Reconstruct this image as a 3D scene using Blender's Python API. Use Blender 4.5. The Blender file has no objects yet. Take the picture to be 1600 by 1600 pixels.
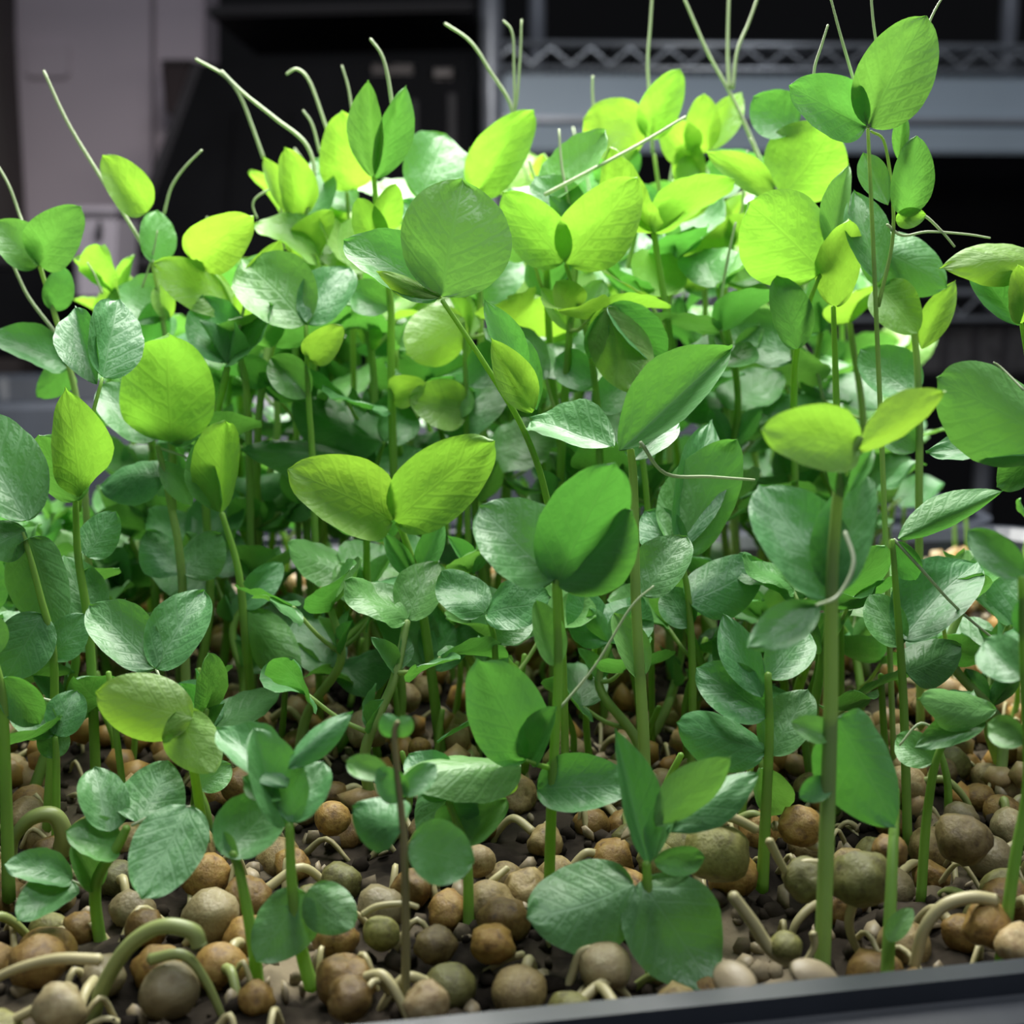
import bpy, bmesh, math, random
from mathutils import Vector, Matrix, noise
random.seed(11)
scene = bpy.context.scene
col = scene.collection
R = math.radians

# ---------------------------------------------------------------- camera
F = 2198.0                       # focal length in pixels of the 1600 px frame
CAM_H = 0.145
PITCH = R(10.06)
cam_d = bpy.data.cameras.new('camera'); cam = bpy.data.objects.new('camera', cam_d); col.objects.link(cam)
cam.location = (0, 0, CAM_H); cam.rotation_euler = (R(90) - PITCH, 0, 0)
cam_d.sensor_width = 36; cam_d.lens = F / 1600 * 36; cam_d.clip_start = 0.01; cam_d.clip_end = 50
cam_d.dof.use_dof = True; cam_d.dof.focus_distance = 0.27; cam_d.dof.aperture_fstop = 20
scene.camera = cam
# ---------------------------------------------------------------- world, large lights, exposure
w = bpy.data.worlds.new('world'); scene.world = w; w.use_nodes = True
w.node_tree.nodes['Background'].inputs[0].default_value = (0.80, 0.88, 1.0, 1)
w.node_tree.nodes['Background'].inputs[1].default_value = 0.11
def area(name, loc, rot, sx, sy, power, color):
    l = bpy.data.lights.new(name, 'AREA'); l.shape = 'RECTANGLE'; l.size = sx; l.size_y = sy; l.energy = power; l.color = color
    o = bpy.data.objects.new(name, l); col.objects.link(o); o.location = loc; o.rotation_euler = rot
    return o
LAMP_Z = 0.47
area('grow_lamp', (-0.03, 0.74, LAMP_Z), (0, 0, R(10.8)), 0.30, 0.85, 17.0, (1.0, 0.99, 0.94))
area('overhead_fill', (0.35, -0.35, 2.1), (R(25), 0, 0), 1.2, 0.3, 18.0, (0.90, 0.95, 1.0))  # added fill light, brightens the background rack and the leaf fronts
vs = scene.view_settings; vs.view_transform = 'Standard'; vs.look = 'None'; vs.exposure = 0.14; vs.gamma = 1.0; vs.use_curve_mapping = False

# ---------------------------------------------------------------- helpers
SOIL = 0.036
cp, sp = math.cos(PITCH), math.sin(PITCH)
def ray(px, py):
    dx = (px - 800) / F; dy = (800 - py) / F
    return Vector((dx, cp + dy * sp, -sp + dy * cp))
def at(px, py, Y):                                   # point of the place at distance Y seen in that direction
    d = ray(px, py); return Vector((0, 0, CAM_H)) + d * (Y / d.y)
def ground(px, Y, z=SOIL):
    p = Vector((0, Y, z)); rel = p - Vector((0, 0, CAM_H))
    dep = rel.y * cp - rel.z * sp
    return Vector(((px - 800) / F * dep, Y, z))
def pix(p):
    rel = Vector(p) - Vector((0, 0, CAM_H)); dep = rel.y * cp - rel.z * sp
    return 800 + F * rel.x / dep, 800 - F * (rel.y * sp + rel.z * cp) / dep
YAW = R(10.8)
TX = Vector((math.cos(YAW), math.sin(YAW), 0)); TY = Vector((-math.sin(YAW), math.cos(YAW), 0))
T0 = Vector((0, 0.1775, 0))                          # inner near edge of the planted tray
def tray_pt(a, b, z=0): return T0 + TX * a + TY * b + Vector((0, 0, z))
def tag(o, label=None, cat=None, group=None, kind=None):
    if label: o['label'] = label
    if cat: o['category'] = cat
    if group: o['group'] = group
    if kind: o['kind'] = kind
    return o
def link(o, parent=None):
    col.objects.link(o)
    if parent is not None: o.parent = parent
    return o
def empty(name, loc):
    o = bpy.data.objects.new(name, None); o.empty_display_size = 0.01; o.location = loc; return link(o)
def mesh_obj(name, me, parent=None, world=None):
    o = bpy.data.objects.new(name, me); link(o, parent)
    if world is not None:
        o.matrix_local = (Matrix.Translation(-parent.location) @ world) if parent is not None else world
    return o
def pydata(name, v, f, mat, smooth=True):
    me = bpy.data.meshes.new(name); me.from_pydata(v, [], f); me.update()
    if smooth: me.polygons.foreach_set('use_smooth', [True] * len(me.polygons))
    if mat: me.materials.append(mat)
    return me
def catmull(pts, n=6):
    P = [Vector(p) for p in pts]
    if len(P) == 2: P = [P[0], (P[0] + P[1]) / 2, P[1]]
    Q = [2 * P[0] - P[1]] + P + [2 * P[-1] - P[-2]]; out = []
    for i in range(1, len(Q) - 2):
        a, b, c, d = Q[i - 1:i + 3]
        for k in range(n):
            t = k / n
            out.append(0.5 * ((2 * b) + (c - a) * t + (2 * a - 5 * b + 4 * c - d) * t * t + (3 * b - a - 3 * c + d) * t ** 3))
    out.append(P[-1]); return out
def tube_geo(pts, r0, r1, seg=7, rfun=None):
    taper = len(pts) > 6
    if taper:                                        # round the two ends off
        pts = [pts[0], pts[0].lerp(pts[1], min(1.0, 0.5 * r0 / max(1e-6, (pts[1] - pts[0]).length)))] + pts[1:-1] + [pts[-1].lerp(pts[-2], min(1.0, 0.5 * r1 / max(1e-6, (pts[-1] - pts[-2]).length))), pts[-1]]
    v = []; f = []; n = len(pts); u = None
    for i, p in enumerate(pts):
        d = (pts[min(i + 1, n - 1)] - pts[max(i - 1, 0)]).normalized()
        if u is None: u = d.orthogonal().normalized()
        u = (u - d * u.dot(d)); u = u.normalized() if u.length > 1e-6 else d.orthogonal().normalized()
        wv = d.cross(u); t = i / (n - 1); r = rfun(t) if rfun else (r0 + (r1 - r0) * t) * ((0.45 if i in (0, n - 1) else 1) if taper else 1)
        for k in range(seg):
            a = 2 * math.pi * k / seg; v.append(p + (u * math.cos(a) + wv * math.sin(a)) * r)
    for i in range(n - 1):
        for k in range(seg):
            k2 = (k + 1) % seg; f.append((i * seg + k, i * seg + k2, (i + 1) * seg + k2, (i + 1) * seg + k))
    f.append(tuple(range(seg))[::-1]); f.append(tuple((n - 1) * seg + k for k in range(seg)))
    return v, f
def tube(name, pts, r0, r1, mat, parent=None, seg=7, n=6, rfun=None):
    org = parent.location.copy() if parent is not None else Vector((0, 0, 0))
    v, f = tube_geo(catmull(pts, n), r0, r1, seg, rfun)
    return mesh_obj(name, pydata(name, [p - org for p in v], f, mat), parent)
def box_geo(sx, sy, sz, bev=0.0):
    bm = bmesh.new(); bmesh.ops.create_cube(bm, size=1)
    for q in bm.verts: q.co = Vector((q.co.x * sx, q.co.y * sy, q.co.z * sz))
    if bev: bmesh.ops.bevel(bm, geom=bm.edges[:], offset=bev, segments=2, affect='EDGES')
    return bm
def box(name, c, size, mat, parent=None, rot=(0, 0, 0), bev=0.0):
    bm = box_geo(*size, bev); me = bpy.data.meshes.new(name); bm.to_mesh(me); bm.free(); me.materials.append(mat)
    from mathutils import Euler
    return mesh_obj(name, me, parent, Matrix.Translation(Vector(c)) @ Euler(rot).to_matrix().to_4x4())

# ---------------------------------------------------------------- materials
def new_mat(name):
    m = bpy.data.materials.new(name); m.use_nodes = True; nt = m.node_tree
    return m, nt, nt.nodes, nt.links, nt.nodes['Principled BSDF']
def plain(name, c, rough=0.5, metal=0.0, var=0.15, scale=40, bump=0.0, c2=None, spec=0.5, detail=4):
    m, nt, N, L, b = new_mat(name)
    tc = N.new('ShaderNodeTexCoord'); nz = N.new('ShaderNodeTexNoise'); nz.inputs['Scale'].default_value = scale; nz.inputs['Detail'].default_value = detail
    L.new(tc.outputs['Object'], nz.inputs['Vector'])
    rp = N.new('ShaderNodeValToRGB'); c2 = c2 or tuple(x * (1 - var) for x in c)
    rp.color_ramp.elements[0].color = (*c2, 1); rp.color_ramp.elements[1].color = (*c, 1)
    rp.color_ramp.elements[0].position = 0.35; rp.color_ramp.elements[1].position = 0.65
    L.new(nz.outputs['Fac'], rp.inputs[0]); L.new(rp.outputs[0], b.inputs['Base Color'])
    b.inputs['Roughness'].default_value = rough; b.inputs['Metallic'].default_value = metal; b.inputs['Specular IOR Level'].default_value = spec
    if bump:
        bp = N.new('ShaderNodeBump'); bp.inputs['Strength'].default_value = bump; bp.inputs['Distance'].default_value = 0.002
        L.new(nz.outputs['Fac'], bp.inputs['Height']); L.new(bp.outputs[0], b.inputs['Normal'])
    return m
def leaf_mat(name, c, ct, tw, rough=0.38, sheen=0.5, vein=0.35, cv=None):
    m, nt, N, L, b = new_mat(name)
    uv = N.new('ShaderNodeUVMap'); sep = N.new('ShaderNodeSeparateXYZ'); L.new(uv.outputs[0], sep.inputs[0])
    def mth(op, a, bb=None, clamp=False):
        q = N.new('ShaderNodeMath'); q.operation = op; q.use_clamp = clamp
        for i, x in enumerate((a, bb)):
            if x is None: continue
            if isinstance(x, (int, float)): q.inputs[i].default_value = x
            else: L.new(x, q.inputs[i])
        return q.outputs[0]
    au = mth('ABSOLUTE', mth('MULTIPLY', mth('SUBTRACT', sep.outputs[0], 0.5), 2.0))
    tc = N.new('ShaderNodeTexCoord'); nz = N.new('ShaderNodeTexNoise'); nz.inputs['Scale'].default_value = 3.0; nz.inputs['Detail'].default_value = 5
    L.new(tc.outputs['Object'], nz.inputs['Vector'])
    s = mth('SUBTRACT', sep.outputs[1], mth('MULTIPLY', au, 0.33))
    s = mth('ADD', s, mth('MULTIPLY', nz.outputs['Fac'], 0.10))
    fr = mth('ABSOLUTE', mth('SUBTRACT', mth('FRACT', mth('MULTIPLY', s, 6.5)), 0.5))
    side = mth('SUBTRACT', 1.0, mth('MULTIPLY', fr, 6.0), True)           # thin side veins
    mid = mth('SUBTRACT', 1.0, mth('MULTIPLY', au, 22.0), True)           # midrib
    edge = mth('MULTIPLY', mth('SUBTRACT', au, 0.93), 14.0, True)
    ve = mth('MAXIMUM', mth('MULTIPLY', side, 0.4), mid)
    oi = N.new('ShaderNodeObjectInfo')
    def colour(base, k):
        hs = N.new('ShaderNodeHueSaturation'); hs.inputs['Color'].default_value = (*base, 1)
        L.new(mth('ADD', 0.492, mth('MULTIPLY', oi.outputs['Random'], 0.022)), hs.inputs['Hue'])
        L.new(mth('ADD', 0.86, mth('MULTIPLY', nz.outputs['Fac'], 0.28)), hs.inputs['Value'])
        mx = N.new('ShaderNodeMix'); mx.data_type = 'RGBA'; L.new(hs.outputs[0], mx.inputs[6])
        mx.inputs[7].default_value = (*k, 1); L.new(mth('MULTIPLY', mth('MAXIMUM', ve, edge), vein), mx.inputs[0])
        return mx.outputs[2]
    cv = cv or tuple(min(1, x * 1.5 + 0.06) for x in c)
    L.new(colour(c, cv), b.inputs['Base Color'])
    b.inputs['Roughness'].default_value = rough; b.inputs['Specular IOR Level'].default_value = sheen
    tr = N.new('ShaderNodeBsdfTranslucent'); L.new(colour(ct, tuple(x * 0.72 for x in ct)), tr.inputs['Color'])
    bp = N.new('ShaderNodeBump'); bp.inputs['Strength'].default_value = 0.10; bp.inputs['Distance'].default_value = 0.03; bp.invert = True
    nz2 = N.new('ShaderNodeTexNoise'); nz2.inputs['Scale'].default_value = 9; L.new(tc.outputs['Object'], nz2.inputs['Vector'])
    L.new(mth('ADD', ve, mth('MULTIPLY', nz2.outputs['Fac'], 0.8)), bp.inputs['Height'])
    L.new(bp.outputs[0], b.inputs['Normal']); L.new(bp.outputs[0], tr.inputs['Normal'])
    mix = N.new('ShaderNodeMixShader'); mix.inputs[0].default_value = tw
    L.new(b.outputs[0], mix.inputs[1]); L.new(tr.outputs[0], mix.inputs[2])
    L.new(mix.outputs[0], N['Material Output'].inputs['Surface'])
    return m
def stem_mat(name, c, ct, tw=0.38, rough=0.4):
    m, nt, N, L, b = new_mat(name)
    tc = N.new('ShaderNodeTexCoord'); nz = N.new('ShaderNodeTexNoise'); nz.inputs['Scale'].default_value = 90; L.new(tc.outputs['Object'], nz.inputs['Vector'])
    mx = N.new('ShaderNodeMix'); mx.data_type = 'RGBA'; L.new(nz.outputs['Fac'], mx.inputs[0])
    mx.inputs[6].default_value = (*[x * 0.75 for x in c], 1); mx.inputs[7].default_value = (*[min(1, x * 1.2) for x in c], 1)
    L.new(mx.outputs[2], b.inputs['Base Color']); b.inputs['Roughness'].default_value = rough
    tr = N.new('ShaderNodeBsdfTranslucent'); tr.inputs['Color'].default_value = (*ct, 1)
    mix = N.new('ShaderNodeMixShader'); mix.inputs[0].default_value = tw
    L.new(b.outputs[0], mix.inputs[1]); L.new(tr.outputs[0], mix.inputs[2]); L.new(mix.outputs[0], N['Material Output'].inputs['Surface'])
    return m
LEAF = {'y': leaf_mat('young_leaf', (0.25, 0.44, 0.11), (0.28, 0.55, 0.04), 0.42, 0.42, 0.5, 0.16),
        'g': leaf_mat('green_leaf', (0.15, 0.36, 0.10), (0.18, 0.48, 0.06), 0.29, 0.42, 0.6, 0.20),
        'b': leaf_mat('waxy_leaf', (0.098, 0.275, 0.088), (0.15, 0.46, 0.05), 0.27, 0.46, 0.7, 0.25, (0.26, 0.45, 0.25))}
M_STEM = stem_mat('stem_green', (0.27, 0.47, 0.10), (0.40, 0.68, 0.06))
M_STEML = stem_mat('stem_pale', (0.36, 0.52, 0.18), (0.5, 0.68, 0.2))
M_STEMT = stem_mat('stem_tan', (0.30, 0.27, 0.12), (0.4, 0.4, 0.15), 0.15)
M_TEND = stem_mat('tendril_green', (0.60, 0.68, 0.46), (0.55, 0.68, 0.40), 0.3)
M_ROOT = stem_mat('root_pale', (0.50, 0.45, 0.24), (0.55, 0.5, 0.25), 0.15)
M_ROOTG = stem_mat('root_green', (0.30, 0.36, 0.12), (0.4, 0.5, 0.15), 0.15)
def seed_mat(name, c, c2, dark, rough=0.5, scale=2.6, locs=60.0):
    m, nt, N, L, b = new_mat(name)
    tc = N.new('ShaderNodeTexCoord'); oi = N.new('ShaderNodeObjectInfo')
    sc = N.new('ShaderNodeVectorMath'); sc.operation = 'SCALE'; sc.inputs['Scale'].default_value = locs; L.new(oi.outputs['Location'], sc.inputs[0])
    ad = N.new('ShaderNodeVectorMath'); ad.operation = 'ADD'; L.new(tc.outputs['Object'], ad.inputs[0]); L.new(sc.outputs[0], ad.inputs[1])
    nz = N.new('ShaderNodeTexNoise'); nz.inputs['Scale'].default_value = scale; nz.inputs['Detail'].default_value = 8; nz.inputs['Roughness'].default_value = 0.65; L.new(ad.outputs[0], nz.inputs['Vector'])
    rp = N.new('ShaderNodeValToRGB'); e = rp.color_ramp.elements
    e[0].position = 0.28; e[0].color = (*dark, 1); e[1].position = 0.72; e[1].color = (*c, 1)
    k = e.new(0.47); k.color = (*c2, 1)
    L.new(nz.outputs['Fac'], rp.inputs[0])
    hs = N.new('ShaderNodeHueSaturation'); L.new(rp.outputs[0], hs.inputs['Color'])
    mr = N.new('ShaderNodeMapRange'); mr.inputs[3].default_value = 0.45; mr.inputs[4].default_value = 1.05; L.new(oi.outputs['Random'], mr.inputs[0]); L.new(mr.outputs[0], hs.inputs['Value'])
    L.new(hs.outputs[0], b.inputs['Base Color']); b.inputs['Roughness'].default_value = rough
    bp = N.new('ShaderNodeBump'); bp.inputs['Strength'].default_value = 0.25; bp.inputs['Distance'].default_value = 0.08 if scale < 10 else 0.001; L.new(nz.outputs['Fac'], bp.inputs['Height']); L.new(bp.outputs[0], b.inputs['Normal'])
    return m
SEED = [seed_mat('seed_tan', (0.42, 0.33, 0.14), (0.29, 0.21, 0.08), (0.10, 0.06, 0.025)),
        seed_mat('seed_ochre', (0.38, 0.26, 0.07), (0.27, 0.155, 0.035), (0.08, 0.04, 0.015)),
        seed_mat('seed_olive', (0.30, 0.30, 0.09), (0.21, 0.20, 0.055), (0.08, 0.065, 0.02)),
        seed_mat('seed_cream', (0.58, 0.47, 0.26), (0.43, 0.31, 0.14), (0.22, 0.12, 0.05)),
        seed_mat('seed_grey', (0.38, 0.33, 0.18), (0.33, 0.27, 0.14), (0.24, 0.18, 0.09), 0.40)]
SEED_FAR = [seed_mat('far_seed_cream', (0.58, 0.45, 0.24), (0.40, 0.27, 0.12), (0.16, 0.09, 0.04), 0.5, 160, 0.0), seed_mat('far_seed_ochre', (0.50, 0.32, 0.09), (0.36, 0.20, 0.05), (0.12, 0.06, 0.02), 0.5, 160, 0.0)]
M_COAT = plain('seed_coat', (0.32, 0.26, 0.16), 0.5, 0, 0.25, 200, 0.2)
M_BLACK = plain('black_plastic', (0.022, 0.026, 0.036), 0.40, 0, 0.2, 60, 0.05, spec=0.5)
M_SOIL = plain('potting_soil', (0.050, 0.040, 0.029), 0.95, 0, 0.5, 75, 1.0, (0.006, 0.0045, 0.0032), spec=0.1)
nt = M_SOIL.node_tree; N_, L_ = nt.nodes, nt.links
_tc = N_.new('ShaderNodeTexCoord'); _n = N_.new('ShaderNodeTexNoise'); _n.inputs['Scale'].default_value = 38; _n.inputs['Detail'].default_value = 7; L_.new(_tc.outputs['Object'], _n.inputs['Vector'])
_r = N_.new('ShaderNodeValToRGB'); _r.color_ramp.elements[0].position = 0.54; _r.color_ramp.elements[1].position = 0.68; L_.new(_n.outputs['Fac'], _r.inputs[0])
_m = N_.new('ShaderNodeMix'); _m.data_type = 'RGBA'; _b = N_['Principled BSDF']; L_.new(_b.inputs['Base Color'].links[0].from_socket, _m.inputs[6]); _m.inputs[7].default_value = (0.20, 0.165, 0.11, 1); L_.new(_r.outputs[0], _m.inputs[0]); L_.new(_m.outputs[2], _b.inputs['Base Color'])
M_CHROME = plain('zinc_wire', (0.42, 0.44, 0.48), 0.35, 0.8, 0.2, 30)
M_POST = plain('painted_post', (0.30, 0.31, 0.35), 0.4, 0.5, 0.2, 12)
M_PANEL = plain('grey_panel', (0.30, 0.36, 0.43), 0.5, 0.0, 0.12, 5)
M_WALL = plain('mauve_board', (0.52, 0.43, 0.475), 0.8, 0, 0.12, 3)
M_DARKB = plain('brown_strip', (0.055, 0.042, 0.040), 0.7, 0, 0.2, 6)
M_BIN = plain('dark_bin', (0.006, 0.006, 0.007), 0.7, 0, 0.3, 8, spec=0.02)
M_BIN2 = plain('dark_lid', (0.022, 0.020, 0.024), 0.6, 0, 0.3, 8, spec=0.2)
M_RED = plain('dim_red', (0.022, 0.008, 0.009), 0.5, 0, 0.2, 20)
M_GREYP = plain('mauve_plastic', (0.20, 0.18, 0.21), 0.5, 0, 0.2, 6)
M_MESH = plain('dark_mesh', (0.028, 0.026, 0.030), 0.7, 0, 0.6, 90, 0.6)
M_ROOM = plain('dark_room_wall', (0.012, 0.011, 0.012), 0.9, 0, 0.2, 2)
M_FLOOR = plain('dark_floor', (0.02, 0.02, 0.02), 0.7, 0, 0.2, 4)
M_WHITE = plain('white_enamel', (0.75, 0.75, 0.75), 0.5, 0, 0.05, 5)

# ---------------------------------------------------------------- the room
tag(box('floor', (0, 1.6, -0.92), (6, 6.4, 0.04), M_FLOOR), kind='structure')
tag(box('wall_back', (0, 3.6, 0.6), (6, 0.05, 3.0), M_ROOM), kind='structure')
# ---------------------------------------------------------------- far rack
YR = 1.72
def wire(name, pts, r, parent, mat=M_CHROME, seg=6): return tube(name, pts, r, r, mat, parent, seg, 1)
rack = empty('wire_rack', (0.2, YR, -0.9))
tag(rack, 'zinc wire shelving rack standing in the dark behind the trays', 'rack')
def ribbed_post(px, Y, mat, r=0.0135):
    x = at(px, 300, Y).x; pts = [Vector((x, Y, -0.9 + 0.02 * i)) for i in range(96)]
    p = tube('post', pts, r, r, mat, rack, 10, 1, lambda t: r * (0.90 if int(t * 380) % 5 == 0 else 1))
    return p
ribbed_post(768, YR, M_POST); ribbed_post(838, YR + 0.45, M_POST, 0.013); ribbed_post(1720, YR, M_POST); ribbed_post(1560, YR + 0.45, M_POST, 0.013)
SL = math.tan(R(3.0))                                # the rack is turned a little
def rk(px, py): 
    p = at(px, py, YR); return p + Vector((0, (p.x) * SL, 0))
def shelf(y_top, y_bot, name):
    xs0, xs1 = 768, 1760
    t = wire(name, [rk(xs0, y_top), rk(xs1, y_top)], 0.0042, rack)
    wire(name, [rk(xs0, y_bot), rk(xs1, y_bot)], 0.0038, rack)
    n = 16; pts = []
    for i in range(n * 2 + 1):
        x = xs0 + (xs1 - xs0) * i / (2 * n); pts.append(rk(x, y_top + 6 if i % 2 else y_bot - 5))
    wire('zigzag_wire', pts, 0.0030, rack)
    a = rk(xs0, y_top); b = rk(xs1, y_top)
    for i in range(42):                              # deck wires running back
        p = a.lerp(b, (i + 0.5) / 42); wire('deck_wire', [p, p + Vector((0, 0.45, 0))], 0.0018, rack, seg=4)
    wire(name, [a + Vector((0, 0.45, 0)), b + Vector((0, 0.45, 0))], 0.004, rack)
shelf(68, 106, 'rail'); shelf(458, 500, 'rail')
pa, pb = rk(785, 114), rk(1760, 112); pc = rk(785, 236)
fx = empty('light_fixture', ((pa + pb) / 2)); tag(fx, 'blue-grey metal light housing hung under the upper shelf of the far rack', 'light fixture')
ln = (pb - pa).length; hh = pa.z - pc.z; ang = math.atan2((pb - pa).y, (pb - pa).x)
mid = (pa + pb) / 2
box('housing', mid + Vector((0, 0.02, -hh * 0.32)), (ln, 0.03, hh * 0.64), M_PANEL, fx, (0, 0, ang), 0.003)
box('lower_flange', mid + Vector((0, 0.012, -hh * 0.82)), (ln, 0.035, hh * 0.36), M_PANEL, fx, (R(10), 0, ang), 0.004)
box('seam_strip', mid + Vector((0, -0.004, -hh * 0.60)), (ln, 0.012, 0.006), M_POST, fx, (0, 0, ang), 0.001)
# dark mesh crate on the lower level of the far rack
c = at(1560, 540, YR + 0.12)
cr = empty('mesh_crate', c); tag(cr, 'black mesh crate below the lower shelf of the far rack', 'crate')
box('crate_body', c, (0.52, 0.14, 0.065), M_MESH, cr, bev=0.004); box('crate_rim', c + Vector((0, 0, 0.034)), (0.53, 0.15, 0.008), M_BIN2, cr, bev=0.002)
for i in range(14): box('crate_rib', c + Vector((-0.24 + i * 0.037, -0.071, 0)), (0.006, 0.006, 0.06), M_BIN2, cr)
c = at(1480, 325, YR + 0.32)
bx = empty('storage_box', c); tag(bx, 'black storage box sitting in the shade on the middle shelf of the far rack', 'box')
box('box_body', c, (0.62, 0.2, 0.19), M_BIN, bx, bev=0.006); box('box_lid', c + Vector((0, 0, 0.1)), (0.64, 0.22, 0.015), M_BIN, bx, bev=0.004)
# ---------------------------------------------------------------- left background
def slab(name, quad, Y, depth, mat, parent):
    P = [at(x, y, Y) for x, y in quad]; n = len(P); o = parent.location
    v = [p - o for p in P] + [p + Vector((0, depth, 0)) - o for p in P]
    f = [tuple(range(n)), tuple(range(2 * n - 1, n - 1, -1))] + [(i, i + n, (i + 1) % n + n, (i + 1) % n) for i in range(n)]
    me = pydata(name, v, f, mat, False); bm = bmesh.new(); bm.from_mesh(me); bmesh.ops.recalc_face_normals(bm, faces=bm.faces[:])
    bmesh.ops.bevel(bm, geom=bm.edges[:], offset=0.004, segments=2, affect='EDGES'); bm.to_mesh(me); bm.free()
    return mesh_obj(name, me, parent)
pn = empty('cardboard_box', at(150, 300, 1.95)); tag(pn, 'large mauve-grey cardboard box standing at the back left', 'box')
slab('box_body', [(22, -160), (318, -160), (318, 300), (300, 470), (22, 470)], 1.95, 0.10, M_WALL, pn)
slab('box_flap', [(40, 66), (108, 66), (108, 120), (40, 120)], 1.945, 0.004, M_WALL, pn)
slab('corner_tape', [(236, -160), (242, -160), (242, 300), (236, 300)], 1.945, 0.004, M_WALL, pn)
tag(box('door_frame', at(-32, 200, 1.9), (0.09, 0.06, 1.3), M_DARKB, bev=0.004), 'dark brown upright board at the far left beside the mauve box', 'board')
bn = empty('plastic_bin', at(400, 480, 1.55)); tag(bn, 'big black plastic bin with slanted side left of the rack post', 'bin')
slab('bin_body', [(310, 100), (735, 92), (735, 540), (140, 540)], 1.55, 0.35, M_BIN, bn)
slab('bin_edge', [(302, 94), (316, 94), (160, 520), (138, 520)], 1.545, 0.02, M_BIN2, bn)
for k in range(3): slab('bin_rib', [(360 + 90 * k, 170), (372 + 90 * k, 170), (352 + 90 * k, 480), (338 + 90 * k, 480)], 1.542, 0.01, M_BIN, bn)
lid = slab('shelf_plank', [(322, 8), (742, 2), (742, 16), (322, 26)], 1.62, 0.3, M_BIN2, empty('shelf_board', at(540, 10, 1.62)))
tag(lid.parent, 'thin dark shelf board above the black bin', 'shelf')
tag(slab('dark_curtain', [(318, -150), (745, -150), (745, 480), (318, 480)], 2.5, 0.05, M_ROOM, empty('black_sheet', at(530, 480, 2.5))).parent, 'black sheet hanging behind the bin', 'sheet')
nt_ = empty('wooden_block', at(270, 170, 1.9)); tag(nt_, 'dark red-brown block in front of the mauve box', 'block')
slab('block_body', [(250, 96), (300, 96), (278, 180), (258, 180)], 1.85, 0.06, M_RED, nt_); slab('block_cap', [(248, 92), (302, 92), (301, 99), (249, 99)], 1.848, 0.065, M_DARKB, nt_)
for x0, y0, x1, y1, m in ((575, 100, 650, 116, M_RED), (672, 106, 712, 124, M_RED), (640, 150, 652, 250, M_BIN2), (700, 140, 712, 260, M_BIN2)):
    slab('sticker', [(x0, y0), (x1, y0), (x1, y1), (x0, y1)], 1.545, 0.008, m, bn)
gp = empty('plastic_tub', at(145, 400, 1.3)); tag(gp, 'small mauve-grey plastic tub low at the back left', 'tub')
slab('tub_body', [(112, 335), (182, 335), (176, 470), (118, 470)], 1.3, 0.08, M_GREYP, gp); slab('tub_rim', [(108, 322), (186, 322), (184, 338), (110, 338)], 1.297, 0.086, M_GREYP, gp); slab('tub_handle', [(150, 345), (158, 345), (158, 375), (150, 375)], 1.293, 0.01, M_BIN2, gp)
db = empty('tool_case', at(60, 560, 1.25)); tag(db, 'flat black case lying on the shelf end at far left', 'case')
slab('case_body', [(-80, 415), (240, 415), (240, 560), (-80, 560)], 1.4, 0.12, M_BIN, db); slab('case_lid', [(-84, 403), (244, 403), (244, 418), (-84, 418)], 1.396, 0.13, M_BIN2, db)
# ---------------------------------------------------------------- the long wire shelf that carries the trays
sh = empty('wire_shelf', tray_pt(0, 0.5, -0.012)); tag(sh, 'long zinc wire shelf under the row of black trays', 'shelf')
for a in (-0.30, -0.1, 0.1, 0.30): wire('rail', [tray_pt(a, -0.12, -0.009), tray_pt(a, 1.22, -0.009)], 0.003, sh)
for a in (-0.30, 0.30):
    for b in (-0.11, 1.21): wire('shelf_leg', [tray_pt(a, b, -0.9), tray_pt(a, b, -0.006)], 0.0125, sh, M_POST, 10)
for i in range(54): b = -0.12 + i * 0.025; wire('deck_wire', [tray_pt(-0.31, b, -0.0045), tray_pt(0.31, b, -0.0045)], 0.0019, sh, seg=5)
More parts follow.
